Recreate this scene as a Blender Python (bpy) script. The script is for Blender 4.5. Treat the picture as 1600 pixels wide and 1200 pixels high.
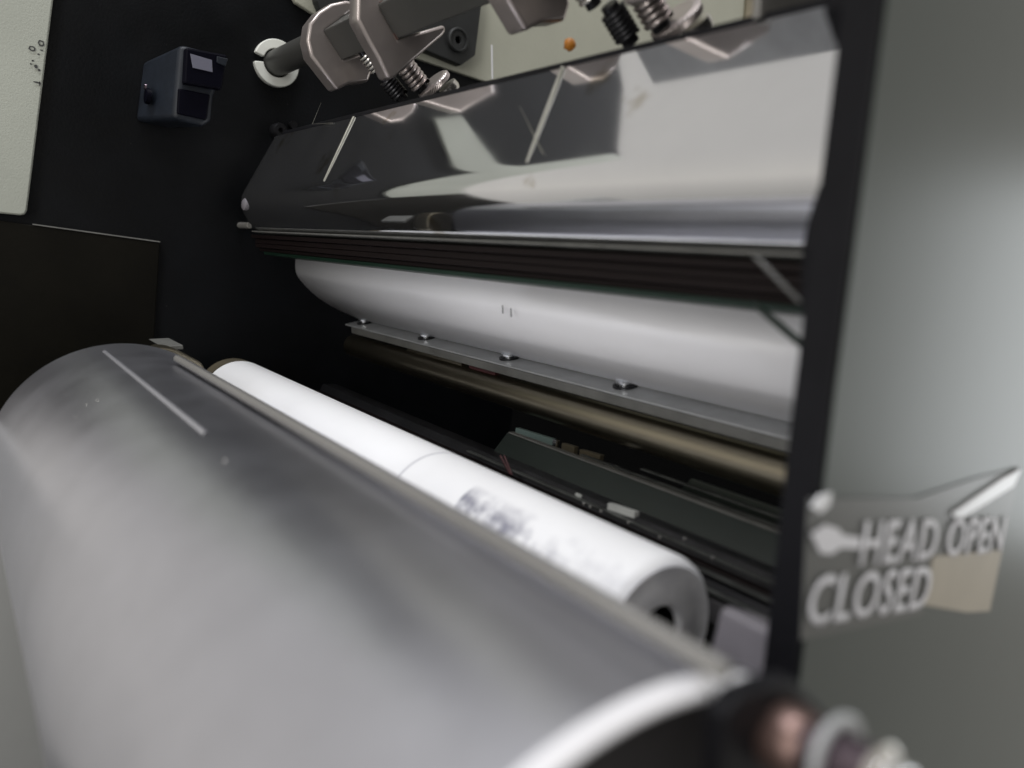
import bpy, bmesh, math, random
from mathutils import Vector, Matrix
random.seed(4)
S = bpy.context.scene
COL = S.collection
for o in list(bpy.data.objects):
    bpy.data.objects.remove(o)

# ------------------------------------------------------------------ camera
# world axes: +x along the rollers towards the near side frame, +y into the press, +z up (metres)
CAM = Vector((0.0, 0.0, 1.2))
XW = Vector((0.59458728, -0.17025627, 0.78579817))
YW = Vector((0.79411851, -0.0286378, -0.60708786))
ZW = Vector((0.12586405, 0.98498359, 0.11817598))
cam_d = bpy.data.cameras.new('camera')
cam = bpy.data.objects.new('camera', cam_d); COL.objects.link(cam)
R = Matrix((XW, YW, ZW))
cam.matrix_world = Matrix.Translation(CAM) @ R.to_4x4()
cam_d.sensor_width = 36; cam_d.lens = 27.0
cam_d.clip_start = 0.005; cam_d.clip_end = 50
cam_d.dof.use_dof = True
cam_d.dof.focus_distance = 0.52
cam_d.dof.aperture_fstop = 5.8
S.camera = cam

# ------------------------------------------------------------------ room light
w = bpy.data.worlds.new('World'); S.world = w; w.use_nodes = True
nt = w.node_tree; nt.nodes.clear()
out = nt.nodes.new('ShaderNodeOutputWorld'); bg = nt.nodes.new('ShaderNodeBackground')
tc = nt.nodes.new('ShaderNodeTexCoord'); sx = nt.nodes.new('ShaderNodeSeparateXYZ')
rp = nt.nodes.new('ShaderNodeValToRGB'); mr = nt.nodes.new('ShaderNodeMapRange')
nt.links.new(tc.outputs['Generated'], sx.inputs[0]); nt.links.new(sx.outputs['Z'], mr.inputs['Value'])
mr.inputs['From Min'].default_value = -1; mr.inputs['From Max'].default_value = 1
nt.links.new(mr.outputs[0], rp.inputs[0]); nt.links.new(rp.outputs[0], bg.inputs[0]); nt.links.new(bg.outputs[0], out.inputs[0])
e = rp.color_ramp.elements
e[0].position = 0.20; e[0].color = (0.36, 0.35, 0.33, 1)
e[1].position = 0.50; e[1].color = (0.68, 0.65, 0.60, 1)
e2 = rp.color_ramp.elements.new(0.95); e2.color = (0.57, 0.555, 0.53, 1)
bg.inputs[1].default_value = 0.88
def area(name, loc, target, sx_, sy_, power, col=(1, 1, 1)):
    d = bpy.data.lights.new(name, 'AREA'); d.shape = 'RECTANGLE'; d.size = sx_; d.size_y = sy_; d.energy = power; d.color = col
    o = bpy.data.objects.new(name, d); COL.objects.link(o)
    o.location = Vector(loc) + CAM
    o.rotation_euler = (Vector(target) - Vector(loc)).to_track_quat('-Z', 'X').to_euler()
    return o
area('ceiling_lamp', (-0.25, -0.25, 1.5), (-0.3, 0.25, 0), 1.2, 0.16, 23, (0.96, 0.97, 1.0))
area('fill_light', (0.32, -1.15, 0.18), (-0.25, 0.2, 0.0), 1.3, 0.4, 10.0, (1.0, 0.98, 0.95))  # added fill with no known source, brightens roller end and curved cover
area('rear_window_light', (0.33, 1.60, 0.0), (-0.1, 0.28, 0.0), 0.65, 0.34, 2.2, (0.92, 0.97, 1.0))
S.view_settings.view_transform = 'Standard'; S.view_settings.look = 'None'
S.view_settings.exposure = 0; S.view_settings.gamma = 1

# ------------------------------------------------------------------ materials
def mat(name, col, rough=0.5, metal=0.0, mottling=0.0, scale=30, bump=0.0, bscale=400, stretch=(1, 1, 1), spots=None, rvar=0.0, coat=0, spec=0.5):
    m = bpy.data.materials.new(name); m.use_nodes = True
    n = m.node_tree; b = n.nodes['Principled BSDF']
    b.inputs['Roughness'].default_value = rough; b.inputs['Metallic'].default_value = metal
    b.inputs['Specular IOR Level'].default_value = spec
    b.inputs['Coat Weight'].default_value = coat
    c = (*col, 1); b.inputs['Base Color'].default_value = c
    tcn = n.nodes.new('ShaderNodeTexCoord'); mp = n.nodes.new('ShaderNodeMapping')
    mp.inputs['Scale'].default_value = stretch
    n.links.new(tcn.outputs['Object'], mp.inputs[0])
    last = None
    if mottling:
        no = n.nodes.new('ShaderNodeTexNoise'); no.inputs['Scale'].default_value = scale; no.inputs['Detail'].default_value = 6
        no.inputs['Roughness'].default_value = 0.6
        n.links.new(mp.outputs[0], no.inputs[0])
        r = n.nodes.new('ShaderNodeValToRGB'); r.color_ramp.elements[0].position = 0.3; r.color_ramp.elements[1].position = 0.7
        r.color_ramp.elements[0].color = (*[v * (1 - mottling) for v in col], 1)
        r.color_ramp.elements[1].color = (*[min(1, v * (1 + mottling)) for v in col], 1)
        n.links.new(no.outputs[0], r.inputs[0]); last = r.outputs[0]
    if spots:
        scol, sscale, thr = spots
        no = n.nodes.new('ShaderNodeTexNoise'); no.inputs['Scale'].default_value = sscale; no.inputs['Detail'].default_value = 4
        n.links.new(mp.outputs[0], no.inputs[0])
        r = n.nodes.new('ShaderNodeValToRGB'); r.color_ramp.elements[0].position = thr; r.color_ramp.elements[1].position = thr + 0.06
        n.links.new(no.outputs[0], r.inputs[0])
        mx = n.nodes.new('ShaderNodeMixRGB'); n.links.new(r.outputs[0], mx.inputs[0])
        if last: n.links.new(last, mx.inputs[1])
        else: mx.inputs[1].default_value = c
        mx.inputs[2].default_value = (*scol, 1); last = mx.outputs[0]
    if last: n.links.new(last, b.inputs['Base Color'])
    if rvar:
        no = n.nodes.new('ShaderNodeTexNoise'); no.inputs['Scale'].default_value = scale * 0.7; no.inputs['Detail'].default_value = 5
        n.links.new(mp.outputs[0], no.inputs[0])
        r = n.nodes.new('ShaderNodeMapRange'); r.inputs['From Min'].default_value = 0.3; r.inputs['From Max'].default_value = 0.7
        r.inputs['To Min'].default_value = max(0.02, rough - rvar); r.inputs['To Max'].default_value = rough + rvar
        n.links.new(no.outputs[0], r.inputs[0]); n.links.new(r.outputs[0], b.inputs['Roughness'])
    if bump:
        no = n.nodes.new('ShaderNodeTexNoise'); no.inputs['Scale'].default_value = bscale; no.inputs['Detail'].default_value = 3
        n.links.new(mp.outputs[0], no.inputs[0])
        bp = n.nodes.new('ShaderNodeBump'); bp.inputs['Strength'].default_value = bump; bp.inputs['Distance'].default_value = 0.0006
        n.links.new(no.outputs[0], bp.inputs['Height']); n.links.new(bp.outputs[0], b.inputs['Normal'])
    return m
M = dict(
    black=mat('black_paint', (0.0018, 0.0022, 0.0030), 0.5, bump=0.3, bscale=500, mottling=0.5, scale=14, spots=((0.06, 0.06, 0.055), 300, 0.735), spec=0.16, rvar=0.15),
    door=mat('brown_black_paint', (0.0045, 0.004, 0.0026), 0.5, mottling=0.3, scale=20, bump=0.2, spec=0.1),
    void=mat('black_void_paint', (0.003, 0.003, 0.003), 0.8, spec=0.1),
    cream=mat('cream_enamel', (0.36, 0.36, 0.295), 0.4, mottling=0.06, scale=14, bump=0.25, bscale=350),
    creamd=mat('cream_textured_paint', (0.34, 0.355, 0.31), 0.55, mottling=0.06, scale=12, bump=0.3, bscale=900),
    mirror=mat('polished_stainless', (0.78, 0.785, 0.805), 0.06, 0.984, mottling=0.03, scale=25, rvar=0.025, spots=((0.52, 0.49, 0.43), 26, 0.655), bump=0.012, bscale=14),
    roll=mat('ground_steel', (0.59, 0.595, 0.65), 0.31, 1.0, mottling=0.05, scale=45, bump=0.06, bscale=300, rvar=0.02, spots=((0.50, 0.50, 0.56), 38, 0.70)),
    rollend=mat('machined_steel', (0.90, 0.90, 0.94), 0.35, 0.4, mottling=0.05),
    hollow=mat('dark_cast_iron', (0.03, 0.028, 0.03), 0.55, 0.3, mottling=0.3, scale=40),
    rod=mat('dull_zinc', (0.165, 0.16, 0.15), 0.5, 0.2, mottling=0.1, scale=50, stretch=(0.2, 1, 1)),
    rubber=mat('white_rubber', (0.86, 0.86, 0.87), 0.5, mottling=0.02, scale=20),
    whiteenam=mat('satin_steel_white', (0.72, 0.72, 0.745), 0.40, 0.0, mottling=0.03, scale=12, spots=((0.4, 0.4, 0.4), 90, 0.78)),
    flange=mat('grey_galvanised', (0.38, 0.39, 0.40), 0.4, 0.3, mottling=0.12, scale=60),
    lip=mat('grey_lip_metal', (0.16, 0.16, 0.15), 0.5, 0.4, mottling=0.2, scale=50),
    chrome=mat('bright_chrome', (0.85, 0.87, 0.9), 0.12, 1.0),
    darkmetal=mat('dark_blued_steel', (0.03, 0.03, 0.033), 0.35, 0.7, mottling=0.3, scale=60),
    olive=mat('oily_olive_steel', (0.30, 0.27, 0.205), 0.32, 1.0, mottling=0.2, scale=30, stretch=(0.15, 1, 1)),
    brown=mat('brown_black_laminate', (0.007, 0.0045, 0.0045), 0.5, spec=0.15, mottling=0.4, scale=30, stretch=(0.02, 1, 1)),
    green=mat('dark_green_enamel', (0.004, 0.018, 0.010), 0.4, mottling=0.3, scale=40, stretch=(0.1, 1, 1)),
    channel=mat('grey_green_paint', (0.013, 0.018, 0.0155), 0.30, mottling=0.12, scale=20, spots=((0.02, 0.02, 0.02), 150, 0.72)),
    teal=mat('pale_teal_paint', (0.13, 0.18, 0.17), 0.4),
    tan=mat('tan_board', (0.07, 0.058, 0.036), 0.6, mottling=0.2, scale=80),
    tag=mat('grey_paper_tag', (0.45, 0.46, 0.44), 0.6, mottling=0.15, scale=200),
    bronze=mat('warm_nickel', (0.42, 0.375, 0.36), 0.30, 0.78, mottling=0.12, scale=40, bump=0.08, bscale=120),
    nickel=mat('bright_nickel', (0.62, 0.60, 0.57), 0.26, 0.95, mottling=0.1, scale=60),
    bar=mat('grey_bar_steel', (0.06, 0.06, 0.056), 0.45, 0.3, mottling=0.1, scale=30),
    nylon=mat('white_nylon', (0.66, 0.67, 0.62), 0.45, mottling=0.03, scale=60),
    sensor=mat('navy_plastic', (0.009, 0.012, 0.018), 0.48, mottling=0.3, scale=60, bump=0.1, spec=0.3),
    sensorblk=mat('black_plastic', (0.002, 0.002, 0.005), 0.45, spec=0.06),
    lens=mat('grey_lens_window', (0.12, 0.12, 0.155), 0.35),
    iron=mat('charcoal_iron', (0.02, 0.021, 0.021), 0.55, 0.1, mottling=0.15, scale=60, bump=0.2, spec=0.3),
    frame=mat('grey_green_frame_paint', (0.052, 0.063, 0.057), 0.30, 0.1, mottling=0.08, scale=10, bump=0.06, bscale=40),
    edge=mat('black_edge_paint', (0.007, 0.007, 0.0085), 0.45, mottling=0.2, scale=30, bump=0.1, spec=0.12),
    sticker=mat('clear_grey_sticker', (0.085, 0.088, 0.085), 0.3),
    beige=mat('beige_flat', (0.36, 0.325, 0.265), 0.45, mottling=0.06, scale=60),
    print=mat('white_print', (0.66, 0.66, 0.70), 0.5),
    glare=mat('pale_glare_film', (0.72, 0.73, 0.76), 0.25),  # near-white colour stands in for glare on the clear film
    ink=mat('black_ink', (0.03, 0.03, 0.03), 0.6),
    rust=mat('orange_grease', (0.45, 0.17, 0.02), 0.5, mottling=0.2, scale=200),
    purple=mat('heat_tinted_steel', (0.14, 0.11, 0.13), 0.25, 0.9, mottling=0.3, scale=60),
    copper=mat('brown_copper', (0.13, 0.085, 0.075), 0.38, 0.8, mottling=0.3, scale=60),
    red=mat('dark_red_wire', (0.05, 0.010, 0.012), 0.5),
    blockgrey=mat('grey_purple_casting', (0.16, 0.15, 0.165), 0.5, 0.1, mottling=0.12, scale=60),
    wire=mat('glint_strip_metal', (0.10, 0.105, 0.10), 0.35, 0.6, mottling=0.5, scale=90),  # pale metal for the modelled glint lines
    greyfill=mat('pale_grey_fill', (0.33, 0.335, 0.33), 0.45, mottling=0.05, scale=12),  # grey of the added panel beside the steel roller
    seam=mat('highlight_ridge_metal', (0.72, 0.72, 0.78), 0.38, 0.95),  # bright metal for the highlight streak on the steel roller
    scratch=mat('bare_metal_scratch', (0.24, 0.235, 0.20), 0.4, 0.5),
)

# ------------------------------------------------------------------ mesh helpers (coordinates relative to the CAM height datum)
def D(px, py):                      # direction of a sight line used only to measure real positions
    v = Vector((px - 800, 600 - py, -1200.0))
    return Vector((XW.dot(v), YW.dot(v), ZW.dot(v)))
def onx(px, py, X):                 # (y, z) of a sighted point on the plane x = -X
    r = D(px, py); k = -X / r.x
    return (r.y * k, r.z * k)
def link(name, bm, m, parent=None, smooth=False, bevel=0, seg=2, tag=None):
    bmesh.ops.recalc_face_normals(bm, faces=bm.faces[:])
    me = bpy.data.meshes.new(name); bm.to_mesh(me); bm.free()
    me.materials.append(M[m])
    o = bpy.data.objects.new(name, me); COL.objects.link(o)
    if smooth:
        me.shade_smooth()
        me.set_sharp_from_angle(angle=math.radians(38))
    if bevel:
        b = o.modifiers.new('bevel', 'BEVEL'); b.width = bevel; b.segments = seg; b.limit_method = 'ANGLE'; b.angle_limit = math.radians(35)
        b.harden_normals = False
    if parent:
        o.parent = parent
        o.location = (0, 0, 0) if parent.type == 'MESH' else -parent.location + CAM
    else:
        o.location = CAM
    return o
def thing(name, loc, label, cat, group=None):
    o = bpy.data.objects.new(name, None); COL.objects.link(o); o.location = Vector(loc) + CAM
    o.empty_display_size = 0.01
    o['label'] = label; o['category'] = cat
    if group: o['group'] = group
    return o
def tag(o, label, cat, group=None):
    o['label'] = label; o['category'] = cat
    if group: o['group'] = group
    return o
def structure(o): o['kind'] = 'structure'; return o
def box(bm, a, b):
    vs = [bm.verts.new((x, y, z)) for x in (a[0], b[0]) for y in (a[1], b[1]) for z in (a[2], b[2])]
    for f in ((0, 1, 3, 2), (4, 6, 7, 5), (0, 4, 5, 1), (2, 3, 7, 6), (0, 2, 6, 4), (1, 5, 7, 3)):
        bm.faces.new([vs[i] for i in f])
def prism(bm, prof, x0, x1, taper=None):   # (y,z) outline swept along x
    a = [bm.verts.new((x0, y, z)) for y, z in prof]; b = [bm.verts.new((x1, y, z)) for y, z in (taper or prof)]
    n = len(prof)
    bm.faces.new(a); bm.faces.new(b[::-1])
    for i in range(n): bm.faces.new((a[i], a[(i + 1) % n], b[(i + 1) % n], b[i]))
def sheet_prof(pts, t):              # thickness added to an open (y,z) polyline
    out_ = []
    for i, p in enumerate(pts):
        q0 = Vector(pts[max(0, i - 1)]); q1 = Vector(pts[min(len(pts) - 1, i + 1)])
        d = (q1 - q0).normalized(); nrm = Vector((-d.y, d.x))
        out_.append((Vector(p) + nrm * t)[:])
    return list(pts) + out_[::-1]
def lathe(bm, base, axis, prof, seg=48):   # prof: (distance along the axis, radius)
    ax = Vector(axis).normalized(); u = ax.orthogonal().normalized(); v = ax.cross(u)
    rings = []
    for s, r in prof:
        c = Vector(base) + ax * s
        if r < 1e-6: rings.append([bm.verts.new(c)])
        else: rings.append([bm.verts.new(c + (u * math.cos(2 * math.pi * k / seg) + v * math.sin(2 * math.pi * k / seg)) * r) for k in range(seg)])
    for A, B in zip(rings, rings[1:]):
        for k in range(seg):
            l = (k + 1) % seg
            if len(A) == 1 and len(B) == 1: continue
            if len(A) == 1: bm.faces.new((A[0], B[k], B[l]))
            elif len(B) == 1: bm.faces.new((A[k], A[l], B[0]))
            else: bm.faces.new((A[k], A[l], B[l], B[k]))
def helix(bm, base, axis, radius, wire, pitch, turns, seg=14):
    ax = Vector(axis).normalized(); u = ax.orthogonal().normalized(); v = ax.cross(u)
    N = int(turns * seg); prev = None
    for i in range(N + 1):
        t = 2 * math.pi * i / seg
        c = Vector(base) + ax * (pitch * i / seg) + (u * math.cos(t) + v * math.sin(t)) * radius
        rad = (u * math.cos(t) + v * math.sin(t))
        ring = [bm.verts.new(c + (rad * math.cos(a) + ax * math.sin(a)) * wire) for a in [k * math.pi / 4 for k in range(8)]]
        if prev:
            for k in range(8): bm.faces.new((prev[k], prev[(k + 1) % 8], ring[(k + 1) % 8], ring[k]))
        prev = ring
def arc(c, r, a0, a1, n):
    return [(c[0] + r * math.cos(math.radians(a0 + (a1 - a0) * i / n)), c[1] + r * math.sin(math.radians(a0 + (a1 - a0) * i / n))) for i in range(n + 1)]
def chaikin_open(p, it=2):
    for _ in range(it):
        q = [p[0]]
        for a, b in zip(p, p[1:]):
            a = Vector(a); b = Vector(b); q += [(a * .75 + b * .25)[:], (a * .25 + b * .75)[:]]
        p = q + [p[-1]]
    return p
def smooth_closed(pts, it=2):        # Chaikin rounding
    for _ in range(it):
        q = []
        for i in range(len(pts)):
            a = Vector(pts[i]); b = Vector(pts[(i + 1) % len(pts)])
            q += [(a * .8 + b * .2)[:], (a * .2 + b * .8)[:]]
        pts = q
    return pts

# ------------------------------------------------------------------ far side frame (plane x = -0.64)
XF = 0.64
fr = thing('far_side_frame', (-XF, 0.2, -0.4), 'black painted far side plate of the press with a pinned lower panel', 'machine frame')
bm = bmesh.new(); prism(bm, [(-0.03, -0.5), (1.2, -0.5), (1.2, 0.70), (0.22, 0.70), (0.20, 0.50), (0.16, 0.50), (0.06, 0.474), (0.009, 0.435), (-0.03, 0.42)], -XF - 0.02, -XF)
link('frame_plate', bm, 'black', fr)
Y, Z = onx(248, 380, XF)
y2, z2 = onx(50, 352, XF)
bm = bmesh.new(); prism(bm, [(-0.03, z2 + (Z - z2) / (Y - y2) * (-0.03 - y2)), (Y, Z + 0.0002), (Y + 0.004, -0.45), (-0.03, -0.45)], -XF, -XF + 0.004)
link('lower_panel', bm, 'door', fr, bevel=0.0006)
bm = bmesh.new(); prism(bm, [(y2, z2 + 0.0012), (Y, Z + 0.0016), (Y, Z + 0.0007), (y2, z2 + 0.0003)], -XF + 0.0008, -XF + 0.0046)
link('panel_edge_strip', bm, 'lip', fr)
# small black pins on the frame
for px, py, r in ((432, 205, 0.006),):
    y, z = onx(px, py, XF)
    bm = bmesh.new(); lathe(bm, (-XF, y, z), (1, 0, 0), [(0, r), (0.008, r), (0.010, r * .8), (0.010, r * .35), (0.006, r * .3), (0.006, 0)], 24)
    link('pin', bm, 'darkmetal', fr, smooth=True)
y, z = onx(455, 196, XF)
bm = bmesh.new(); lathe(bm, (-XF, y, z), (1, 0, 0), [(0, .003), (0.006, .003), (0.006, 0)], 12)
link('pin', bm, 'darkmetal', fr, smooth=True)
y, z = onx(375, 352, XF)
bm = bmesh.new(); lathe(bm, (-XF, y, z), (1, 0, 0), [(0, .0024), (0.024, .0024), (0.0245, .002), (.0245, 0)], 16)
link('support_pin', bm, 'rod', fr, smooth=True)

# cream cover at far left
cp = thing('cream_side_cover', (-XF, 0.0, 0.0), 'pale cream enamelled cover with small ink smudges at the left edge, above the brown panel', 'machine cover')
XC = XF - 0.006
P = [onx(42, 338, XC), onx(84, -6, XC)]
P2 = [onx(-60, 332, XC)]
c0 = Vector(P[0]); 
prof = [P[1], (P[1][0] + 0.004, 0.245), (0.102, 0.237), (0.149, 0.243), (0.137, 0.271), (0.071, 0.284), (0.05, 0.30), (0.005, 0.42), (-0.03, 0.42), (-0.03, P2[0][1]), (c0.x - 0.004, c0.y + 0.0), (c0.x - 0.0012, c0.y + 0.0009), (c0.x, c0.y + 0.004)]
bm = bmesh.new(); prism(bm, prof, -XF, -XC)
link('cover_sheet', bm, 'creamd', cp, bevel=0.0012, smooth=True)
def blotch(name, X, cx, cy, rx, ry, m, parent, hole=False, x_off=0.0006):
    y, z = onx(cx, cy, X); y1, _ = onx(cx + rx, cy, X); _, z1 = onx(cx, cy - ry, X)
    a, b = abs(y1 - y), abs(z1 - z)
    bm = bmesh.new(); n = 14
    o_ = [bm.verts.new((-X + x_off, y + a * math.cos(t) * random.uniform(.85, 1.15), z + b * math.sin(t) * random.uniform(.85, 1.15))) for t in [2 * math.pi * k / n for k in range(n)]]
    if hole:
        i_ = [bm.verts.new((-X + x_off, y + (v.co.y - y) * .55, z + (v.co.z - z) * .55)) for v in o_]
        for k in range(n): bm.faces.new((o_[k], o_[(k + 1) % n], i_[(k + 1) % n], i_[k]))
    else: bm.faces.new(o_)
    return link(name, bm, m, parent)
for (cx, cy, rx, ry, h) in ((50, 76, 6, 4, True), (64, 68, 5, 5, True), (51, 95, 2, 1.5, False), (60, 85, 2, 1.5, False), (56, 104, 3, 3, False),
                            (61, 110, 2, 2, False), (58, 129, 6, 1.3, False), (62, 131, 1.2, 4, False), (48, 100, 1.5, 1.5, False), (65, 79, 3, 1, False)):
    blotch('ink_smudge', XC, cx, cy, rx, ry, 'ink', cp, h)

# ------------------------------------------------------------------ sensor block
sb = thing('sensor_block', (-XF, 0.14, 0.08), 'navy and black plastic sensor block with a small grey window, on the black plate', 'sensor')
XS = XF - 0.045
def quad(*pp): return [onx(*p) for p in pp]
f_tl = onx(282, 68, XS); f_bl = onx(272, 186, XS); f_br = onx(318, 198, XS); f_tr = onx(352, 92, XS)
b_prof = [f_tl, onx(330, 80, XS), f_tr, onx(345, 130, XS), onx(335, 150, XS), onx(332, 190, XS), f_br, f_bl]
rear = [onx(222, 96, XF), onx(262, 104, XF), onx(285, 112, XF), onx(285, 150, XF), onx(282, 170, XF), onx(280, 196, XF), onx(262, 200, XF), onx(210, 190, XF)]
bm = bmesh.new(); prism(bm, b_prof, -XS, -XF, rear)
link('body', bm, 'sensor', sb, bevel=0.0035, seg=3, smooth=True)
hp = quad((287, 76, XS), (352, 88, XS), (343, 142, XS), (284, 132, XS))
bm = bmesh.new(); prism(bm, hp, -XS - 0.002, -XS + 0.006)
hood = link('lens_hood', bm, 'sensorblk', sb, bevel=0.0014)
Xl = XS - 0.006
bm = bmesh.new(); prism(bm, quad((297, 84, Xl), (331, 94, Xl), (332, 113, Xl), (301, 106, Xl)), -Xl - .001, -Xl + 0.0006)
link('lens_window', bm, 'lens', hood, bevel=0.0002)
bm = bmesh.new(); prism(bm, quad((338, 88, Xl), (356, 92, Xl), (352, 104, Xl), (338, 98, Xl)), -Xl - .002, -Xl + 0.0014)
link('corner_tab', bm, 'sensor', hood, bevel=0.0006)
bm = bmesh.new(); prism(bm, quad((278, 138, XS), (328, 148, XS), (322, 188, XS), (276, 178, XS)), -XS - 0.0015, -XS + 0.0015)
link('lower_face', bm, 'sensorblk', sb, bevel=0.001)
y, z = onx(238, 152, XF - .02)
bm = bmesh.new(); lathe(bm, (-XF + .02, y - 0.0015, z), (0, -1, 0), [(0, .0055), (0.003, .0055), (0.0035, .004), (.0035, 0)], 20)
link('side_button', bm, 'sensorblk', sb, smooth=True)
bm = bmesh.new(); lathe(bm, (-XF + .02, y - 0.0045, z + .006), (0, -1, 0), [(0, .0022), (0.0012, .0020), (.0012, 0)], 16)
link('side_screw', bm, 'purple', sb, smooth=True)

# ------------------------------------------------------------------ cream inner panel + octagon
ip = thing('cream_inner_panel', (-XF, 0.5, 0.2), 'cream painted inner panel behind the clamps, above the polished cover', 'machine panel')
XI = XF - 0.005
prof = [onx(452, -14, XI), onx(462, 4, XI), onx(497, 26, XI), onx(657, 93, XI), onx(760, 128, XI), onx(800, 128, XI), (0.62, 0.13), (1.1, 0.13), (1.1, 0.64), (0.26, 0.64), (0.245, 0.325)]
y0, z0 = prof[0]
prof[-1] = (y0 - 0.028, z0 + 0.075); prof[-2] = (y0 + 0.0, 0.64)
bm = bmesh.new(); prism(bm, prof, -XF, -XI)
link('panel_sheet', bm, 'cream', ip, bevel=0.001)
bm = bmesh.new(); prism(bm, quad((767, 70, XI), (769, 70, XI), (770, 124, XI), (768, 124, XI)), -XI - .0005, -XI + .0006)
link('seam', bm, 'whiteenam', ip)
# grey strip to the right of the panel
bm = bmesh.new(); prism(bm, quad((1166, -40, XI), (1184, -40, XI), (1176, 50, XI), (1160, 52, XI)), -XI - .0005, -XI + .003)
link('edge_band', bm, 'olive', ip)
og = thing('octagonal_bracket', (-XF, 0.33, 0.2), 'charcoal iron bracket plate with clipped corners and one socket bolt, on the cream panel', 'bracket')
XO = XI - 0.010
bm = bmesh.new(); prism(bm, quad((600, -30, XO), (752, -30, XO), (752, 12, XO), (743, 86, XO), (721, 102, XO), (668, 80, XO), (610, 55, XO)), -XI, -XO)
link('bracket_plate', bm, 'iron', og, bevel=0.001)
y, z = onx(714, 63, XO)
bm = bmesh.new(); lathe(bm, (-XO - .001, y, z), (1, 0, 0), [(0, .0105), (0.004, .0105), (0.005, .0095), (0.005, .0085), (0.0035, .008), (0.0035, .0035), (0.001, .003), (0.001, 0)], 32)
link('socket_bolt', bm, 'iron', og, smooth=True)
# second dark bracket at the very top left of the panel
ob = thing('upper_dark_bracket', (-XF, 0.24, 0.22), 'dark round edged bracket at the top beside the first clamp, over the cream panel', 'bracket')
bm = bmesh.new(); prism(bm, smooth_closed(quad((484, -60, XO), (600, -60, XO), (560, 10, XO), (520, 24, XO), (498, 16, XO)), 1), -XI, -XO)
link('bracket_plate', bm, 'iron', ob, bevel=0.001)

# ------------------------------------------------------------------ support bar with nylon bushing
BY, BZ = 0.2155, 0.156
sh = thing('clamp_bar', (-XF, BY, BZ), 'dark grey steel bar running from the white bushing through both clamps', 'bar')
bm = bmesh.new(); lathe(bm, (-XF - .01, BY, BZ), (1, 0, 0), [(0, .0098), (0.15, .0098), (.15, 0)], 40)
link('round_shaft', bm, 'bar', sh, smooth=True)
c1 = Vector(onx(537, 93, .497)); c0_ = Vector(onx(508, 46, .497))
d = (c1 - c0_); n_ = Vector((-d.y, d.x))
if n_.x < 0: n_ = -n_
n_ = n_.normalized() * d.length
bm = bmesh.new(); prism(bm, [tuple(c0_), tuple(c1), tuple(c1 + n_), tuple(c0_ + n_)], -0.505, -0.11)
link('square_bar', bm, 'bar', sh, bevel=0.0008)
bs = thing('nylon_bushing', (-XF, BY, BZ), 'white nylon ring with a slot, around the dark bar on the black plate', 'bushing')
bm = bmesh.new()
seg = 56; ri, ro = 0.0108, 0.0180
ang = [math.radians(a) for a in [190 + i * (338 / seg) for i in range(seg + 1)]]
def ringv(r, x): return [bm.verts.new((x, BY + r * math.cos(a), BZ + r * math.sin(a))) for a in ang]
A = ringv(ro, -XF); B = ringv(ro, -XF + .005); Cc = ringv(ri, -XF + .005); Dd = ringv(ri, -XF)
for q, r_ in ((A, B), (B, Cc), (Cc, Dd), (Dd, A)):
    for k in range(seg): bm.faces.new((q[k], q[k + 1], r_[k + 1], r_[k]))
for k in (0, seg): bm.faces.new((A[k], B[k], Cc[k], Dd[k]))
link('ring', bm, 'nylon', bs, smooth=True, bevel=0.0006)

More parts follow.
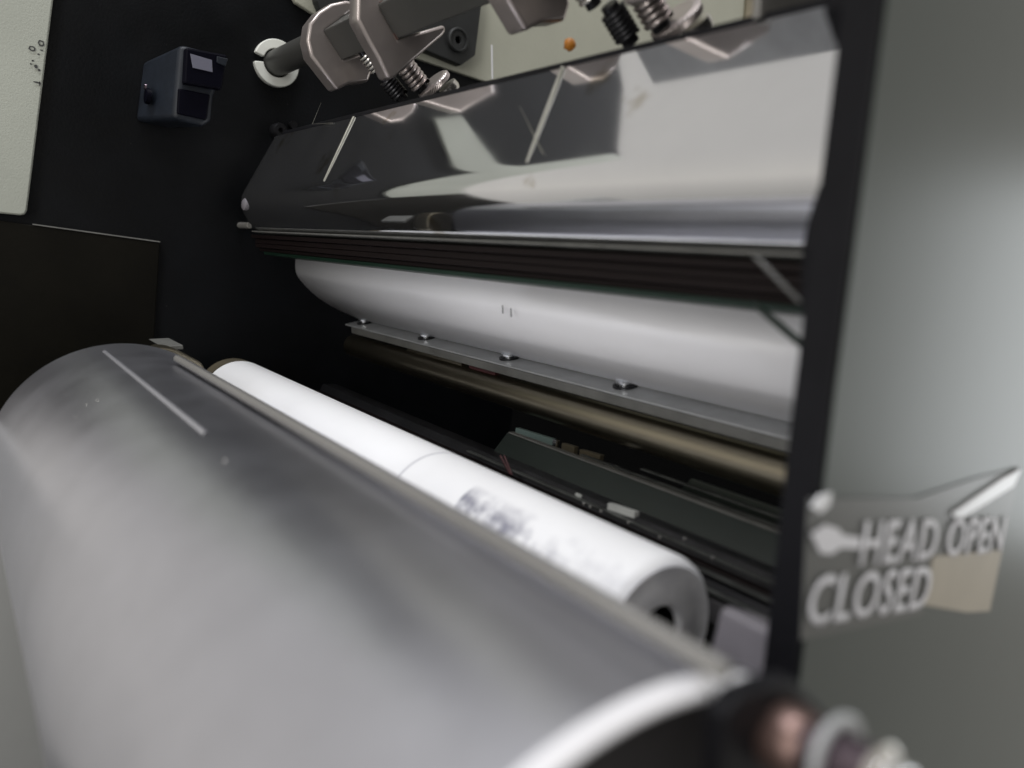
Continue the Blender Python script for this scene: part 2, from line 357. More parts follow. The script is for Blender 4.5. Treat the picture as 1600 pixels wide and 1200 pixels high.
# ------------------------------------------------------------------ clamps
def clamp(label):
    t = thing('bar_clamp', (-0.48, BY, BZ), label, 'clamp', 'clamps on the grey bar')
    # hooked left jaw: a C plate around the bar
    XJ = 0.500
    outer = quad((486, 88, XJ), (480, 62, XJ), (484, 36, XJ), (498, 18, XJ), (518, 5, XJ), (541, 0, XJ), (560, 4, XJ), (566, 12, XJ))
    inner = quad((552, 16, XJ), (508, 47, XJ), (537, 92, XJ), (571, 80, XJ))
    low = quad((582, 110, XJ), (576, 128, XJ), (546, 131, XJ), (527, 141, XJ))
    bm = bmesh.new(); prism(bm, outer + inner + low, -XJ, -XJ - 0.014)
    link('left_jaw', bm, 'bronze', t, bevel=0.0019, seg=3, smooth=True)
    # right jaw with its long prong
    XK = 0.4235
    prof = quad((560, -60, XK), (558, 30, XK), (575, 62, XK), (592, 92, XK), (606, 122, XK), (616, 122, XK), (650, 92, XK), (692, 56, XK), (698, 48, XK), (695, 38, XK),
                (640, 54, XK), (622, 61, XK), (612, 42, XK), (596, 14, XK), (594, -60, XK))
    bm = bmesh.new(); prism(bm, prof, -XK, -XK - 0.012)
    link('right_jaw', bm, 'bronze', t, bevel=0.0018, seg=3, smooth=True)
    Xp = XK - 0.0012
    bm = bmesh.new(); prism(bm, quad((594, 2, Xp), (598, 0, Xp), (625, 58, Xp), (622, 62, Xp)), -XK - .001, -Xp)
    link('jaw_lip', bm, 'copper', t, bevel=0.0003)
    # adjusting screw along +y with coil spring, knurled disc and lock nut
    ax = Vector((0.04, 0.80, -0.60)).normalized()
    def pt(px, py, X):
        y, z = onx(px, py, X); return Vector((-X, y, z))
    def coil(name, m, p, length, rad, wire, turns):
        bm = bmesh.new(); helix(bm, p, ax, rad, wire, length / turns, turns); link(name, bm, m, t, smooth=True)
        bm = bmesh.new(); lathe(bm, p - ax * .003, ax, [(0, 0), (0, rad * .8), (length + .006, rad * .8), (length + .006, 0)], 20)
        link('screw', bm, 'darkmetal', t, smooth=True)
    coil('short_spring', 'nickel', pt(571, 84, .480), .0125, .0046, .0011, 5)
    coil('dark_spring', 'darkmetal', pt(604, 124, .462), .0130, .0048, .0011, 6)
    coil('long_spring', 'bronze', pt(634, 104, .455), .0150, .0054, .0014, 5)
    # knurled disc
    bm = bmesh.new(); base = pt(677, 131, .452) - ax * .002; n = 72
    u = ax.orthogonal().normalized(); v = ax.cross(u)
    rows = []
    for i, (s, r) in enumerate([(0, 0), (0, .0095), (.0006, .0112), (.0014, .0118), (.0022, .0118), (.0030, .0118), (.0038, .0118), (.0045, .0112), (.0048, .0090), (.0048, 0)]):
        if r == 0: rows.append([bm.verts.new(base + ax * s)]); continue
        row = []
        for k in range(n):
            rr = r + (0.0004 if (k + i) % 2 and 2 < i < 8 else 0)
            a = 2 * math.pi * k / n
            row.append(bm.verts.new(base + ax * s + (u * math.cos(a) + v * math.sin(a)) * rr))
        rows.append(row)
    for A_, B_ in zip(rows, rows[1:]):
        for k in range(n):
            l = (k + 1) % n
            if len(A_) == 1: bm.faces.new((A_[0], B_[k], B_[l]))
            elif len(B_) == 1: bm.faces.new((A_[k], A_[l], B_[0]))
            else: bm.faces.new((A_[k], A_[l], B_[l], B_[k]))
    link('knurled_disc', bm, 'bronze', t)
    bm = bmesh.new(); lathe(bm, pt(701, 137, .448), ax, [(-.002, 0), (-.002, .0065), (.0015, .0070), (.0035, .0062), (.0042, .0045), (.0042, 0)], 28)
    link('end_cap', bm, 'nickel', t, smooth=True)
    # slim pale tapered rod laid on the cover
    bm = bmesh.new()
    a = Vector((-0.471, 0.2112, 0.0964)); b = Vector((-0.462, 0.1916, 0.0526))
    lathe(bm, a, (b - a), [(0, 0), (0, .0011), ((b - a).length * .75, .0008), ((b - a).length, .0005), ((b - a).length, 0)], 10)
    link('tapered_rod', bm, 'scratch', t, smooth=True)
    return t
c_far = clamp('nickel clamp nearest the white bushing, sharp, with knurled screw and short prong')
c_near = c_far.copy(); COL.objects.link(c_near); c_near.location.x += 0.205
c_near['label'] = 'second nickel clamp, cut off by the top edge, with orange grease beside it'
for ch in list(c_far.children):
    k = ch.copy(); COL.objects.link(k); k.parent = c_near
gs = bmesh.new()
y, z = onx(890, 70, 0.30)
bmesh.ops.create_icosphere(gs, subdivisions=2, radius=0.0030, matrix=Matrix.Translation((-0.30, y, z)))
for v in gs.verts: v.co += Vector((random.uniform(-1, 1), random.uniform(-1, 1), random.uniform(-1, 1))) * 0.0004
g_o = link('grease_blob', gs, 'rust', None, smooth=True); tag(g_o, 'small orange grease blob under the second clamp, before the cream panel', 'grease')

# ------------------------------------------------------------------ near side frame geometry constants
YP = 0.170
XO_ = 0.0960      # outer face
XN = 0.1062       # inner face

# ------------------------------------------------------------------ polished cover
pc = thing('polished_cover', (-0.35, 0.2, 0.02), 'mirror polished stainless guard with a rounded lower nose, below the clamps', 'guard')
cover_line = [(0.2113, 0.0963), (0.2030, 0.0778), (0.1960, 0.0623), (0.1934, 0.0565), (0.1912, 0.0516)]
cover_line += [(0.1900, 0.0486), (0.1893, 0.0455), (0.1892, 0.0422), (0.1899, 0.0388), (0.1912, 0.0355), (0.1932, 0.0320), (0.1972, 0.0262), (0.1988, 0.0240), (0.2012, 0.0226), (0.2060, 0.0218)]
cover_line = chaikin_open(cover_line, 2)
bm = bmesh.new(); prism(bm, sheet_prof(cover_line, -0.0015) if False else sheet_prof(cover_line, 0.0015), -0.612, -XN - 0.0005)
link('guard_sheet', bm, 'mirror', pc, smooth=True)
bm = bmesh.new(); prism(bm, [(0.2116, 0.0966), (0.2128, 0.0995), (0.2160, 0.1005), (0.2162, 0.0990), (0.2138, 0.0984), (0.2132, 0.0966)], -0.600, -XN - 0.001)
link('top_lip', bm, 'edge', pc, bevel=0.0004)
y = 0.1885
bm = bmesh.new(); lathe(bm, (-0.604, y + .003, 0.040), (0, -1, 0), [(0, .0045), (.0025, .0045), (.0036, .003), (.0036, 0)], 20)
link('screw_head', bm, 'blockgrey', pc, smooth=True)
bm = bmesh.new(); prism(bm, [(0.199, 0.0215), (0.222, 0.0210), (0.222, 0.0200), (0.199, 0.0206)], -0.612, -XN - 0.001)
link('lower_hem', bm, 'lip', pc, bevel=0.0003)
# scratches on the guard
def scratch(p0, p1, width, parent):
    pts = []
    for p in (p0, p1):
        r = D(*p); nrm = Vector((0, -0.9116, 0.4111)); q = Vector((0, 0.1934 - 0.0006, 0.0565 + 0.00025))
        k = nrm.dot(q) / nrm.dot(r); pts.append(r * k)
    dd = (pts[1] - pts[0]).normalized(); side = dd.cross(Vector((0, -0.906, 0.423))) * width
    bm = bmesh.new(); v = [bm.verts.new(x) for x in (pts[0] - side * .3, pts[0] + side * .3, pts[1] + side, pts[1] - side)]
    bm.faces.new(v)
    return link('scratch', bm, 'scratch', parent)
scratch((811, 165), (848, 240), 0.00016, pc)
scratch((502, 160), (488, 194), 0.0004, pc)
scratch((488, 194), (520, 192), 0.0002, pc)

gs_ = thing('added_reflected_strip', (-0.2, 0.18, 0.15), 'added grey strip out of view above the mirror guard, making the band reflected along its top edge', 'bar')  # added unseen strip, gives the guard its reflected grey band
bm = bmesh.new(); prism(bm, [(0.168, 0.176), (0.200, 0.170), (0.200, 0.174), (0.168, 0.180)], -0.300, -XN - .0005)
link('strip_body', bm, 'flange', gs_, bevel=0.0006)
gp = thing('grey_corner_plate', (-0.14, 0.24, 0.13), 'grey plate at the top right between the cream panel and the near frame', 'plate')
Xg2 = 0.170
bm = bmesh.new(); prism(bm, quad((1180, -60, Xg2), (1174, 31, Xg2), (1290, 4, Xg2), (1320, -3, Xg2), (1335, -60, Xg2)), -Xg2, -Xg2 + .003)
link('plate_body', bm, 'rod', gp, bevel=0.0005)

# ------------------------------------------------------------------ laminated brown rail with a green edge, below the guard
rl = thing('laminated_rail', (-0.35, 0.2, 0.01), 'brown black layered rail with dark green lower edge, between mirror guard and white cover', 'rail')
zs = [0.0190, 0.0160, 0.0125, 0.0092, 0.0066]
for i in range(4):
    y_ = 0.2030 + 0.0016 * (i % 2) + 0.002 * i
    bm = bmesh.new(); prism(bm, [(y_, zs[i]), (y_ + 0.02, zs[i]), (y_ + 0.02, zs[i + 1] + 0.0003), (y_ + 0.0004, zs[i + 1] + 0.0003)], -0.625, -0.1200 - 0.004 * i)
    link('layer', bm, 'brown', rl, bevel=0.0003)
bm = bmesh.new(); prism(bm, [(0.2095, 0.0066), (0.232, 0.0066), (0.232, 0.0040), (0.2105, 0.0044)], -0.612, -0.128)
link('green_edge', bm, 'green', rl, bevel=0.0003)

# ------------------------------------------------------------------ white curved cover with its screwed flange
wc = thing('white_curved_cover', (-0.35, 0.25, -0.03), 'pale satin curved cover with a row of screws along its lower flange', 'machine cover')
prof_pts = [(0.2366, 0.0110), (0.2368, 0.0040), (0.2374, -0.0040), (0.2395, -0.0090), (0.2470, -0.0160), (0.2530, -0.0207), (0.2593, -0.0248), (0.2713, -0.0307), (0.2865, -0.0359), (0.3000, -0.0400)]
prof_pts = chaikin_open(prof_pts, 2)
bm = bmesh.new()
n = len(prof_pts)
def xr_at(z):                        # right edge runs off diagonally
    return -(0.1495 - max(0, min(1, (0.004 - z) / 0.03)) * 0.03)
fa = [bm.verts.new((-0.612, y, z)) for y, z in prof_pts]; fb = [bm.verts.new((xr_at(z), y, z)) for y, z in prof_pts]
for i in range(n - 1): bm.faces.new((fa[i], fa[i + 1], fb[i + 1], fb[i]))
o = link('curved_sheet', bm, 'whiteenam', wc, smooth=True)
so = o.modifiers.new('thickness', 'SOLIDIFY'); so.thickness = 0.0015; so.offset = 0
bm = bmesh.new(); prism(bm, [(0.3040, -0.0396), (0.2850, -0.0452), (0.2850, -0.0462), (0.3040, -0.0408)], -0.612, -XN - 0.0005)
link('flange', bm, 'flange', wc, bevel=0.0003)
bm = bmesh.new(); prism(bm, [(0.2852, -0.0464), (0.2864, -0.0462), (0.2872, -0.0515), (0.2860, -0.0515)], -0.600, -XN - 0.0005)
link('flange_lip', bm, 'lip', wc, bevel=0.0003)
nrm = Vector((0, -0.28, 0.96)).normalized()
for i in range(4):
    X = 0.597 - 0.1040 * i
    base = Vector((-X, 0.2960, -0.0418))
    bm = bmesh.new(); lathe(bm, base, nrm, [(0, .0068), (.0010, .0068), (.0012, .0054), (.0012, .0046)], 24)
    w_ = link('washer', bm, 'darkmetal', wc, smooth=True)
    bm = bmesh.new(); lathe(bm, base + nrm * .001, nrm, [(0, .0040), (.0014, .0040), (.0016, .0052), (.0026, .0052), (.0032, .0044), (.0034, .0022), (.0026, .0020), (.0026, 0)], 24)
    link('screw', bm, 'chrome', wc, smooth=True)
for px, py in ((787, 483), (800, 488), (770, 440)):
    r = D(px, py); k = 0.2366 / r.y; p = r * k
    bm = bmesh.new(); v = [bm.verts.new(p + Vector(q)) for q in ((-.0006, -.0010, .0018), (.0004, -.0010, .0020), (.0012, -.0006, -.0022), (.0002, -.0006, -.0024))]
    bm.faces.new(v)
    if px != 770: link('ink_mark', bm, 'ink', wc)
    else: bm.free()

# dark end plates of the head, at the near side
he = thing('head_end_plate', (-0.12, 0.25, 0.0), 'black end plate with a grey diagonal strip and green corner, by the near frame', 'machine plate')
bm = bmesh.new(); prism(bm, [(0.185, 0.0195), (0.235, 0.0195), (0.235, -0.03), (0.215, -0.03), (0.200, 0.006)], -0.1135, -XN - 0.0005)
link('end_plate', bm, 'edge', he, bevel=0.0004)
def sight_strip(px0, px1, w0, depth, m, name, parent):
    r0 = D(*px0); r1 = D(*px1)
    p0 = r0 * (depth[0] / -r0.x); p1 = r1 * (depth[1] / -r1.x)
    dd = (p1 - p0).normalized(); s = dd.cross(Vector((1, 0.2, 0))).normalized() * w0; q = Vector((0, 0.002, 0))
    bm = bmesh.new()
    vs = [bm.verts.new(v) for v in (p0 - s, p0 + s, p1 + s, p1 - s, p0 - s + q, p0 + s + q, p1 + s + q, p1 - s + q)]
    for f in ((0, 1, 2, 3), (7, 6, 5, 4), (0, 4, 5, 1), (1, 5, 6, 2), (2, 6, 7, 3), (3, 7, 4, 0)): bm.faces.new([vs[i] for i in f])
    return link(name, bm, m, parent)
sight_strip((1178, 400), (1248, 472), 0.0014, (0.128, 0.114), 'lip', 'diagonal_strip', he)
sight_strip((1180, 478), (1262, 548), 0.0022, (0.140, 0.118), 'green', 'green_corner', he)
# black bracket standing on the inner face at the guard's end
bk = thing('black_upright_bracket', (-0.11, 0.2, 0.04), 'black upright bracket with a bluish screw head, on the near frame beside the mirror guard', 'bracket')
Xb = 0.1135
prof = quad((1252, 388, Xb), (1262, 340, Xb), (1278, 292, Xb), (1290, 278, Xb), (1330, 272, Xb), (1320, 400, Xb), (1290, 560, Xb), (1250, 480, Xb))
bm = bmesh.new(); prism(bm, prof, -Xb, -XN - .0003)
link('bracket_plate', bm, 'edge', bk, bevel=0.0005)
y, z = onx(1266, 380, Xb)
bm = bmesh.new(); lathe(bm, (-Xb + .0005, y, z), (-0.55, -1, 0.2), [(-.001, .0017), (.0012, .0016), (.0018, .0009), (.0018, 0)], 18)
link('screw_head', bm, 'chrome', bk, smooth=True)
# dark corner block at the top of the near frame
cb = thing('black_corner_block', (-0.11, 0.2, 0.13), 'black block at the top right corner, between the mirror guard and the near frame', 'block')
Xc = 0.118
prof = quad((1290, -60, Xc), (1286, 20, Xc), (1300, 60, Xc), (1308, 80, Xc), (1340, 84, Xc), (1352, 96, Xc), (1400, 90, Xc), (1420, -60, Xc))
bm = bmesh.new(); prism(bm, prof, -Xc, -XN - .0003)
link('block_body', bm, 'edge', cb, bevel=0.0008)

# ------------------------------------------------------------------ olive bar and lower rails inside the head
ov = tag(None or thing('olive_shaft', (-0.35, 0.28, -0.06), 'oily olive grey steel shaft below the white cover flange', 'shaft'), 'oily olive grey steel shaft below the white cover flange', 'shaft')
bm = bmesh.new(); prism(bm, arc((0.294, -0.0628), 0.0094, 0, 360, 48)[:-1], -0.61, -XN - 0.0005)
link('shaft_body', bm, 'olive', ov, smooth=True)
ch = thing('grey_green_channel', (-0.3, 0.27, -0.09), 'grey green painted channel rail with an open slot, below the olive shaft', 'rail')
def ry(ang, rho): return (rho * math.cos(math.radians(ang)), rho * math.sin(math.radians(ang)))
q0 = ry(-16.7, .285); q1 = ry(-19.5, .280)
bm = bmesh.new(); prism(bm, [q0, q1, (q1[0] + .003, q1[1]), (q0[0] + .003, q0[1])], -0.352, -XN - .0005)
link('front_face', bm, 'channel', ch, bevel=0.0003)
bm = bmesh.new(); prism(bm, [(q0[0] - .0006, q0[1] + .0009), (q0[0] + .0035, q0[1] + .0009), (q0[0] + .0035, q0[1] + .0001), (q0[0] - .0006, q0[1] + .0001)], -0.350, -XN - .0005)
link('top_edge', bm, 'lip', ch)  # paler strip stands for the highlight line on the channel edge
q2 = ry(-14.8, .315); q3 = ry(-16.1, .31)
bm = bmesh.new(); prism(bm, [q2, q3, (q3[0] + .003, q3[1]), (q2[0] + .003, q2[1])], -0.24, -XN - .0005)
link('rear_ledge', bm, 'channel', ch, bevel=0.0003)
for k_, (aa, rho_, xl) in enumerate(((-15.45, .30, .26), (-16.15, .296, .30), (-20.55, .268, .36), (-21.9, .264, .32), (-23.2, .258, .30))):
    g_ = ry(aa, rho_)
    bm = bmesh.new(); prism(bm, [(g_[0], g_[1]), (g_[0] + .003, g_[1]), (g_[0] + .003, g_[1] - .0007), (g_[0], g_[1] - .0007)], -xl, -XN - .0005)
    link('glint_strip', bm, 'wire', ch, bevel=0.0002)  # thin pale strips stand for glints along the rail edges
# pieces visible in the slot
def slot_piece(name, px0, px1, h, X, m, parent, y_off=0.0):
    r0 = D(*px0); r1 = D(*px1); yy = X
    p0 = r0 * (yy / r0.y); p1 = r1 * (yy / r1.y)
    bm = bmesh.new()
    vs = [bm.verts.new(p) for p in (p0, p1, p1 - Vector((0, 0, h)), p0 - Vector((0, 0, h)))]
    vs += [bm.verts.new(v.co + Vector((0, .003, 0))) for v in vs]
    for f in ((0, 1, 2, 3), (7, 6, 5, 4), (0, 4, 5, 1), (1, 5, 6, 2), (2, 6, 7, 3), (3, 7, 4, 0)): bm.faces.new([vs[i] for i in f])
    return link(name, bm, m, parent)
slot_piece('teal_insert', (806, 668), (864, 686), 0.0085, 0.296, 'teal', ch)
slot_piece('insert_edge', (864, 686), (869, 687), 0.0078, 0.295, 'chrome', ch)
slot_piece('tan_insert', (878, 692), (898, 698), 0.0075, 0.298, 'tan', ch)
slot_piece('tan_insert', (906, 702), (938, 711), 0.0075, 0.298, 'tan', ch)
r = D(957, 727); p = r * (0.292 / r.y)
bm = bmesh.new(); lathe(bm, p - Vector((0, 0, .003)), (0, -.1, 1), [(0, .005), (.0022, .0048), (.0034, .0032), (.0037, 0)], 24)
link('bolt_head', bm, 'chrome', ch, smooth=True)
lr = thing('dark_lower_rail', (-0.3, 0.26, -0.1), 'dark stepped rail with a small grey paper tag, between the channel and the white roller', 'rail')
for i, (a0, a1, rho, mm) in enumerate(((-19.9, -21.2, .272, 'darkmetal'), (-21.4, -22.3, .268, 'brown'), (-22.5, -23.6, .262, 'darkmetal'), (-23.8, -25.5, .258, 'hollow'))):
    a = ry(a0, rho); b = ry(a1, rho)
    bm = bmesh.new(); prism(bm, [a, b, (b[0] + .012, b[1]), (a[0] + .012, a[1])], -0.58, -XN - .0005)
    link('step', bm, mm, lr, bevel=0.0004)
slot_piece('paper_tag', (950, 786), (992, 800), 0.0030, 0.2545, 'tag', lr)
slot_piece('paper_tag', (899, 770), (908, 774), 0.0014, 0.2545, 'tag', lr)
for px, py in ((912, 787), (922, 792), (939, 799), (982, 817), (1031, 840), (1114, 872), (1070, 842)):
    r = D(px, py); p = r * (0.2435 / r.y)
    bm = bmesh.new(); bmesh.ops.create_icosphere(bm, subdivisions=1, radius=0.0007, matrix=Matrix.Translation(p))
    link('rivet', bm, 'nickel', lr, smooth=True)
for k, (a, b) in enumerate((((782, 712), (797, 740)), ((788, 712), (800, 742)))):
    r0 = D(*a); r1 = D(*b); p0 = r0 * (.25 / r0.y); p1 = r1 * (.25 / r1.y)
    bm = bmesh.new(); lathe(bm, p0, p1 - p0, [(0, 0), (0, .0006), ((p1 - p0).length, .0006), ((p1 - p0).length, 0)], 8)
    wo = link('red_wire', bm, 'red', lr, smooth=True)
# label remnants below the flange
rm = thing('paper_strip', (-0.45, 0.3, -0.055), 'narrow olive and dark red sticker strip under the flange of the white cover', 'sticker')
for (a, b, h, mm, nm) in (((637, 536), (722, 560), .006, 'olive', 'olive_half'), ((735, 556), (775, 572), .008, 'red', 'red_half')):
    slot_piece(nm, a, b, h, 0.2905, mm, rm)

# ------------------------------------------------------------------ white rubber roller
WY, WZ, WR = 0.1975, -0.1085, 0.0285
wr = thing('white_rubber_roller', (-0.38, WY, WZ), 'overlit white rubber roller with a scuffed near end, behind the big steel roller', 'roller')
bm = bmesh.new(); lathe(bm, (-0.604, WY, WZ), (1, 0, 0), [(0.0, .020), (0.0, .0262), (.0012, .0285 - .0006), (.0025, .0285), (.4405, .0285), (.4435, .0278), (.445, .0262)], 96)
ro_ = link('rubber_sleeve', bm, 'rubber', wr, smooth=True)
bm = bmesh.new(); lathe(bm, (-0.159, WY, WZ), (1, 0, 0), [(0, .0262), (0.0006, .0255), (-.0004, .0215), (.0004, .0185), (.0004, .0120), (-0.001, .0112), (-.012, .0112)], 64)
M['rubber_end'] = mat('scuffed_rubber_end', (0.86, 0.86, 0.90), 0.55, mottling=0.14, scale=90, bump=0.2)
link('end_face', bm, 'rubber_end', wr, smooth=True)
bm = bmesh.new(); lathe(bm, (-0.165, WY, WZ), (1, 0, 0), [(-.01, .0111), (.004, .0111), (-.008, .0100), (-.009, 0)], 32)
link('bore', bm, 'void', wr)
bm = bmesh.new(); lathe(bm, (-0.622, WY, WZ), (1, 0, 0), [(0, 0), (0, .026), (.002, .0280), (.0165, .0280), (.0165, 0)], 64)
link('end_collar', bm, 'tan', wr, smooth=True)
# grooves and grime on the sleeve (material driven)
m = M['rubber']; n = m.node_tree; b = n.nodes['Principled BSDF']
tcn = n.nodes.new('ShaderNodeTexCoord'); sp = n.nodes.new('ShaderNodeSeparateXYZ'); n.links.new(tcn.outputs['Object'], sp.inputs[0])
def mathn(op, a, b_=None, c_=None):
    q = n.nodes.new('ShaderNodeMath'); q.operation = op
    for i, v in enumerate((a, b_, c_)):
        if v is None: continue
        if isinstance(v, (int, float)): q.inputs[i].default_value = v
        else: n.links.new(v, q.inputs[i])
    return q.outputs[0]
noi = n.nodes.new('ShaderNodeTexNoise'); noi.inputs['Scale'].default_value = 210; noi.inputs['Detail'].default_value = 6; n.links.new(tcn.outputs['Object'], noi.inputs[0])
noj = n.nodes.new('ShaderNodeTexNoise'); noj.inputs['Scale'].default_value = 32; noj.inputs['Detail'].default_value = 3; n.links.new(tcn.outputs['Object'], noj.inputs[0])
# polar angle round the roller axis, from the object coordinates
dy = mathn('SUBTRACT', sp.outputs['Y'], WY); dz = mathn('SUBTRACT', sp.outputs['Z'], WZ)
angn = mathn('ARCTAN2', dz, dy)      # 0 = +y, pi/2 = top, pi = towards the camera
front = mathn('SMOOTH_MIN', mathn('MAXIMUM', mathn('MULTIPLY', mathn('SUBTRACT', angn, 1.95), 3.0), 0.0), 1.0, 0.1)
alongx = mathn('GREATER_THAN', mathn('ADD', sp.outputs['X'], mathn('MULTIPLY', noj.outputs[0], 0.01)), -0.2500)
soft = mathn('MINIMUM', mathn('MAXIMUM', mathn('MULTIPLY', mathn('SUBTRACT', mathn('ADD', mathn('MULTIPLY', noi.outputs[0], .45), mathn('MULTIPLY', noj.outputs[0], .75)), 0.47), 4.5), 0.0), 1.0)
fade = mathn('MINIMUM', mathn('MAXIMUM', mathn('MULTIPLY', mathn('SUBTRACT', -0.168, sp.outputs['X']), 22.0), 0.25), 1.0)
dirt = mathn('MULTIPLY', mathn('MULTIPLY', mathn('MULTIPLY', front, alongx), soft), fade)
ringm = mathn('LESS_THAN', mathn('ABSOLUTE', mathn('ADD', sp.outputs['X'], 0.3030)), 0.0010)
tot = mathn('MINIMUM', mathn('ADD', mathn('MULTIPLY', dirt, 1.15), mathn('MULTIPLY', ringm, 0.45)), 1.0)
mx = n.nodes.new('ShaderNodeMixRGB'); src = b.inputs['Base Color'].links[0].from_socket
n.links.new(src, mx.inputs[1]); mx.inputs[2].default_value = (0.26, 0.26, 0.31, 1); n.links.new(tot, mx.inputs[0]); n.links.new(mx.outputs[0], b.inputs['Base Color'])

# bearing block holding its near end
bb = thing('bearing_block', (-0.13, 0.2, -0.09), 'grey metal bearing block between the white roller end and the near frame', 'block')
Xq = 0.126
prof = quad((1125, 952, Xq), (1135, 945, Xq), (1180, 958, Xq), (1190, 966, Xq), (1165, 1100, Xq), (1090, 1100, Xq))
bm = bmesh.new(); prism(bm, prof, -Xq, -XN - .0003)
link('block_body', bm, 'blockgrey', bb, bevel=0.001)

# ------------------------------------------------------------------ guard rod and big steel roller
gr_ = ry(-28.4, 0.118)
gd = thing('guard_rod', (-0.3, gr_[0], gr_[1]), 'thin dull grey rod lying along the top of the big steel roller', 'rod')
bm = bmesh.new(); lathe(bm, (-0.42, gr_[0], gr_[1]), (1, 0, 0), [(0, 0), (0, .0017), (.3500, .0018), (.3515, .0013), (.3515, 0)], 28)
link('rod_body', bm, 'rod', gd, smooth=True)
CY, CZ, CR = 0.0968, -0.1281, 0.0693
sr = thing('steel_roller', (-0.29, CY, CZ), 'large satin ground steel roller with a hollow dark near end, filling the lower left', 'roller')
bm = bmesh.new(); lathe(bm, (-0.50, CY, CZ), (1, 0, 0), [(0, .050), (0, CR - .0025), (.0025, CR), (.4255, CR)], 192)
link('roller_shell', bm, 'roll', sr, smooth=True)
for a_, x_, r_ in ((109, -.235, .0004), (122, -.37, .00025), (126, -.372, .0002), (131, -.365, .0002), (140, -.30, .0002)):
    a_ = math.radians(a_)
    bm = bmesh.new(); bmesh.ops.create_icosphere(bm, subdivisions=1, radius=r_, matrix=Matrix.Translation((x_, CY + CR * math.cos(a_), CZ + CR * math.sin(a_))))
    link('metal_chip', bm, 'nickel', sr, smooth=True)
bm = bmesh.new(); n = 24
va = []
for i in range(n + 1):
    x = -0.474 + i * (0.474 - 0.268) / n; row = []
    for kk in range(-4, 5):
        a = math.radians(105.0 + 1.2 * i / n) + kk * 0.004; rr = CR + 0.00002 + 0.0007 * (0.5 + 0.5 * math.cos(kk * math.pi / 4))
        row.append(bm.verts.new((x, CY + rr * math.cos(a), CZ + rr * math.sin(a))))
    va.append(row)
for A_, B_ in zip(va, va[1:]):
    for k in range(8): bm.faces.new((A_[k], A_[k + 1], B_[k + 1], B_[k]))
link('highlight_ridge', bm, 'seam', sr, smooth=True)  # raised bright ridge stands for a highlight streak on the roller
bm = bmesh.new(); lathe(bm, (-0.0745, CY, CZ), (1, 0, 0), [(0, CR), (.0020, CR - .0012), (.0028, CR - .0024), (.0024, CR - .0036)], 192)
link('end_rim', bm, 'rollend', sr, smooth=True)
bm = bmesh.new(); lathe(bm, (-0.0719, CY, CZ), (1, 0, 0), [(0, CR - .0036), (-.014, CR - .0075), (-.030, CR - .010), (-.032, .018), (-.006, .016), (-.004, 0)], 128)
link('hollow_end', bm, 'hollow', sr, smooth=True)
bm = bmesh.new(); lathe(bm, (-0.5, CY, CZ), (-1, 0, 0), [(0, .05), (.004, .05), (.004, .02), (.12, .018), (.12, 0)], 48)
link('journal', bm, 'darkmetal', sr, smooth=True)
lf = thing('roller_edge_fill', (-0.52, -0.1, -0.3), 'added pale grey panel at the left edge, standing in for metal of the big steel roller', 'machine cover')  # added panel, carries the roller's grey on to the left edge
yl, zl = onx(0, 655, 0.51)
bm = bmesh.new(); prism(bm, [(0.085, -0.42), (0.085, -0.150), (0.060, zl + 0.004), (0.03, zl), (-0.055, zl - .002), (-0.055, -0.42)], -0.525, -0.510)
link('panel_sheet', bm, 'greyfill', lf, bevel=0.001)
# cast lug by the far end
lg = thing('cast_lug', (-0.53, 0.13, -0.07), 'small olive grey casting between the far ends of the two rollers', 'casting')
Xg = 0.53
prof = smooth_closed(quad((236, 560, Xg), (246, 543, Xg), (272, 545, Xg), (296, 556, Xg), (318, 568, Xg), (322, 590, Xg), (300, 620, Xg), (240, 590, Xg)), 2)
bm = bmesh.new(); prism(bm, prof, -Xg, -Xg - .02)
link('lug_body', bm, 'olive', lg, bevel=0.0012)
bm = bmesh.new(); prism(bm, quad((252, 541, .56), (286, 539, .56), (287, 546, .56), (262, 548, .56)), -.56, -.60)
link('lug_tab', bm, 'lip', lg, bevel=0.0006)

# ------------------------------------------------------------------ near side frame with its sticker
nf = thing('near_side_frame', (-XO_, 0.5, -0.3), 'grey green painted near side plate with a black front edge, filling the right', 'machine frame')
yt0, zt0 = onx(1392, -30, XO_); ym, zm = onx(1305, 620, XO_); yb, zb = onx(1240, 1150, XO_)
prof = [(yt0 + .003, 0.45), (yt0, zt0), (ym, zm), (yb, zb), (yb, -0.35), (0.75, -0.35), (0.75, 0.45)]
bm = bmesh.new(); prism(bm, prof, -XO_ - .0004, -XO_)
link('painted_face', bm, 'frame', nf)
yi = [(a - .0012, c) for a, c in prof[:5]] + prof[5:]
bm = bmesh.new(); prism(bm, yi, -XO_ - .0006, -XN)
link('plate_core', bm, 'edge', nf, bevel=0.0004)
st = thing('warning_sticker', (-XO_, 0.22, -0.09), 'peeling clear sticker with white HEAD OPEN and CLOSED lettering on the near plate', 'sticker')
XT = XO_ - 0.0003
def flat(prof, x, name, m, parent, th=.0002):
    bm = bmesh.new(); prism(bm, prof, x, x + th); return link(name, bm, m, parent)
flat(quad((1262, 778, XT), (1430, 778, XT), (1520, 748, XT), (1594, 730, XT), (1562, 880, XT), (1455, 888, XT), (1440, 960, XT), (1250, 1000, XT)), -XT, 'film', 'sticker', st)
flat(quad((1456, 868, XT), (1564, 858, XT), (1544, 954, XT), (1508, 956, XT), (1440, 944, XT)), -XT + .0003, 'beige_patch', 'beige', st)  # plain beige patch over the film
flat(quad((1484, 806, XT), (1500, 806, XT), (1578, 758, XT), (1590, 732, XT), (1562, 746, XT), (1486, 798, XT)), -XT + .0006, 'glare_fold', 'glare', st, .0006)  # white glare streak put in as a pale raised fold
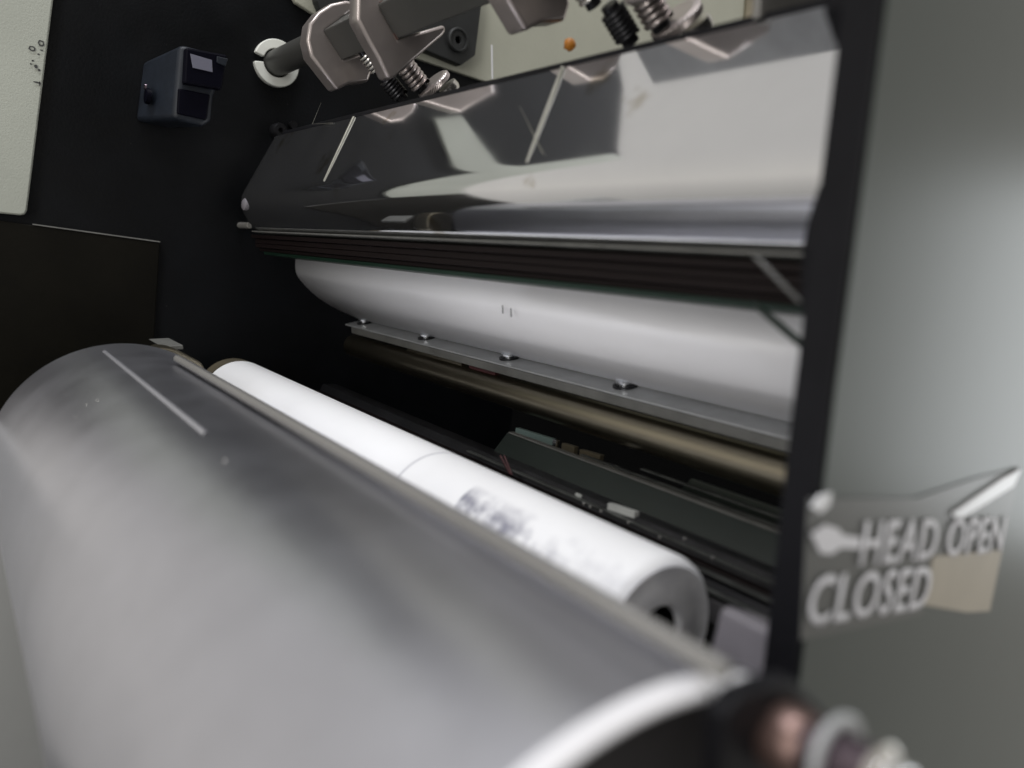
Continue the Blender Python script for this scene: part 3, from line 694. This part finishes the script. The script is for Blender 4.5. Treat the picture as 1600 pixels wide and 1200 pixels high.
flat(quad((1262, 790, XT), (1276, 772, XT), (1294, 768, XT), (1290, 788, XT), (1276, 800, XT)), -XT + .0006, 'lifted_corner', 'glare', st, .0005)
def lettering(txt, tl, tr, bl, x, parent, bold=0.015):
    cu = bpy.data.curves.new('txt', 'FONT'); cu.body = txt; cu.size = 1; cu.offset = bold; cu.resolution_u = 3; cu.space_character = 1.06
    o = bpy.data.objects.new('txt', cu); COL.objects.link(o)
    dg = bpy.context.evaluated_depsgraph_get(); me = bpy.data.meshes.new_from_object(o.evaluated_get(dg))
    bpy.data.objects.remove(o)
    xs = [v.co.x for v in me.vertices]; ys = [v.co.y for v in me.vertices]
    x0, x1, y0, y1 = min(xs), max(xs), min(ys), max(ys)
    TL = Vector(tl); TR = Vector(tr); BL = Vector(bl)
    for v in me.vertices:
        u = (v.co.x - x0) / (x1 - x0); t = (y1 - v.co.y) / (y1 - y0)
        p = TL + (TR - TL) * u + (BL - TL) * t
        v.co = (x, p.x, p.y)
    me.name = 'lettering'; me.materials.clear(); me.materials.append(M['print'])
    ob = bpy.data.objects.new('lettering', me); COL.objects.link(ob)
    ob.parent = parent; ob.location = -parent.location + CAM
    so = ob.modifiers.new('thickness', 'SOLIDIFY'); so.thickness = 0.0001
    return ob
lettering('HEAD OPEN', onx(1348, 812, XT), onx(1570, 805, XT), onx(1337, 884, XT), -XT + .0010, st)
lettering('CLOSED', onx(1268, 897, XT), onx(1456, 882, XT), onx(1252, 978, XT), -XT + .0010, st)
flat(quad((1262, 832, XT), (1284, 818, XT), (1304, 824, XT), (1312, 834, XT), (1340, 838, XT), (1338, 856, XT), (1308, 854, XT), (1294, 864, XT), (1276, 862, XT)), -XT + .0008, 'arrow', 'print', st)

# ------------------------------------------------------------------ adjusting knob in the foreground and its arm
kn = thing('adjusting_screw', (-0.065, 0.13, -0.07), 'blurred brown and chrome adjusting screw with washers in the bottom right corner', 'screw')
ka = Vector((1, 0, 0))
def kc(px, py, X):
    y, z = onx(px, py, X); return Vector((-X, y, z))
k0 = kc(1216, 1146, 0.066); k1 = kc(1398, 1232, 0.046)
ax = (k1 - k0).normalized(); L = (k1 - k0).length
bm = bmesh.new(); lathe(bm, k0, ax, [(-.005, .0), (-.005, .0036), (-.003, .0050), (.000, .0059), (.003, .0061), (.006, .0053), (.0075, .0040), (.0075, 0)], 48)
link('ball_collar', bm, 'copper', kn, smooth=True)
bm = bmesh.new(); lathe(bm, k0 + ax * (L * .50), ax, [(0, .004), (0, .0070), (.0005, .0075), (.0012, .0075), (.0016, .0070), (.0016, .0058), (.0008, .0050)], 56)
link('washer', bm, 'flange', kn, smooth=True)
bm = bmesh.new(); lathe(bm, k0 + ax * (L * .30), ax, [(0, 0), (0, .0048), (L * .6, .0048), (L * .6, 0)], 48)
link('sleeve', bm, 'purple', kn, smooth=True)
bm = bmesh.new(); lathe(bm, k0 + ax * (L * .86), ax, [(0, .003), (0, .0052), (.0004, .0056), (.0010, .0056), (.0014, .0050), (.0016, .003)], 56)
link('washer', bm, 'nickel', kn, smooth=True)
bm = bmesh.new(); lathe(bm, k0 + ax * (L * .86 + .0018), ax, [(0, 0), (0, .0040), (.0022, .0040), (.0030, .0034), (.0034, 0)], 6)
link('hex_nut', bm, 'chrome', kn, bevel=0.0004)
am = thing('black_bearing_arm', (-0.078, 0.13, -0.12), 'black bearing arm under the rod tip, in front of the near frame', 'bracket')
Xa = 0.0665
prof = quad((1138, 1112, Xa), (1160, 1085, Xa), (1200, 1070, Xa), (1240, 1062, Xa), (1290, 1108, Xa), (1330, 1190, Xa), (1345, 1300, Xa), (1120, 1300, Xa), (1132, 1120, Xa))
bm = bmesh.new(); prism(bm, prof, -Xa, -Xa - .004)
link('arm_plate', bm, 'edge', am, bevel=0.0008)

# ------------------------------------------------------------------ dark inside of the press
bm = bmesh.new(); box(bm, (-0.64, 0.50, -0.5), (-XN - .0005, 0.52, 0.10))
o = structure(link('machine_back_wall', bm, 'void'))
bm = bmesh.new(); box(bm, (-0.64, -0.3, -0.42), (-XN - .0005, 0.50, -0.40))
o = structure(link('machine_floor', bm, 'void'))
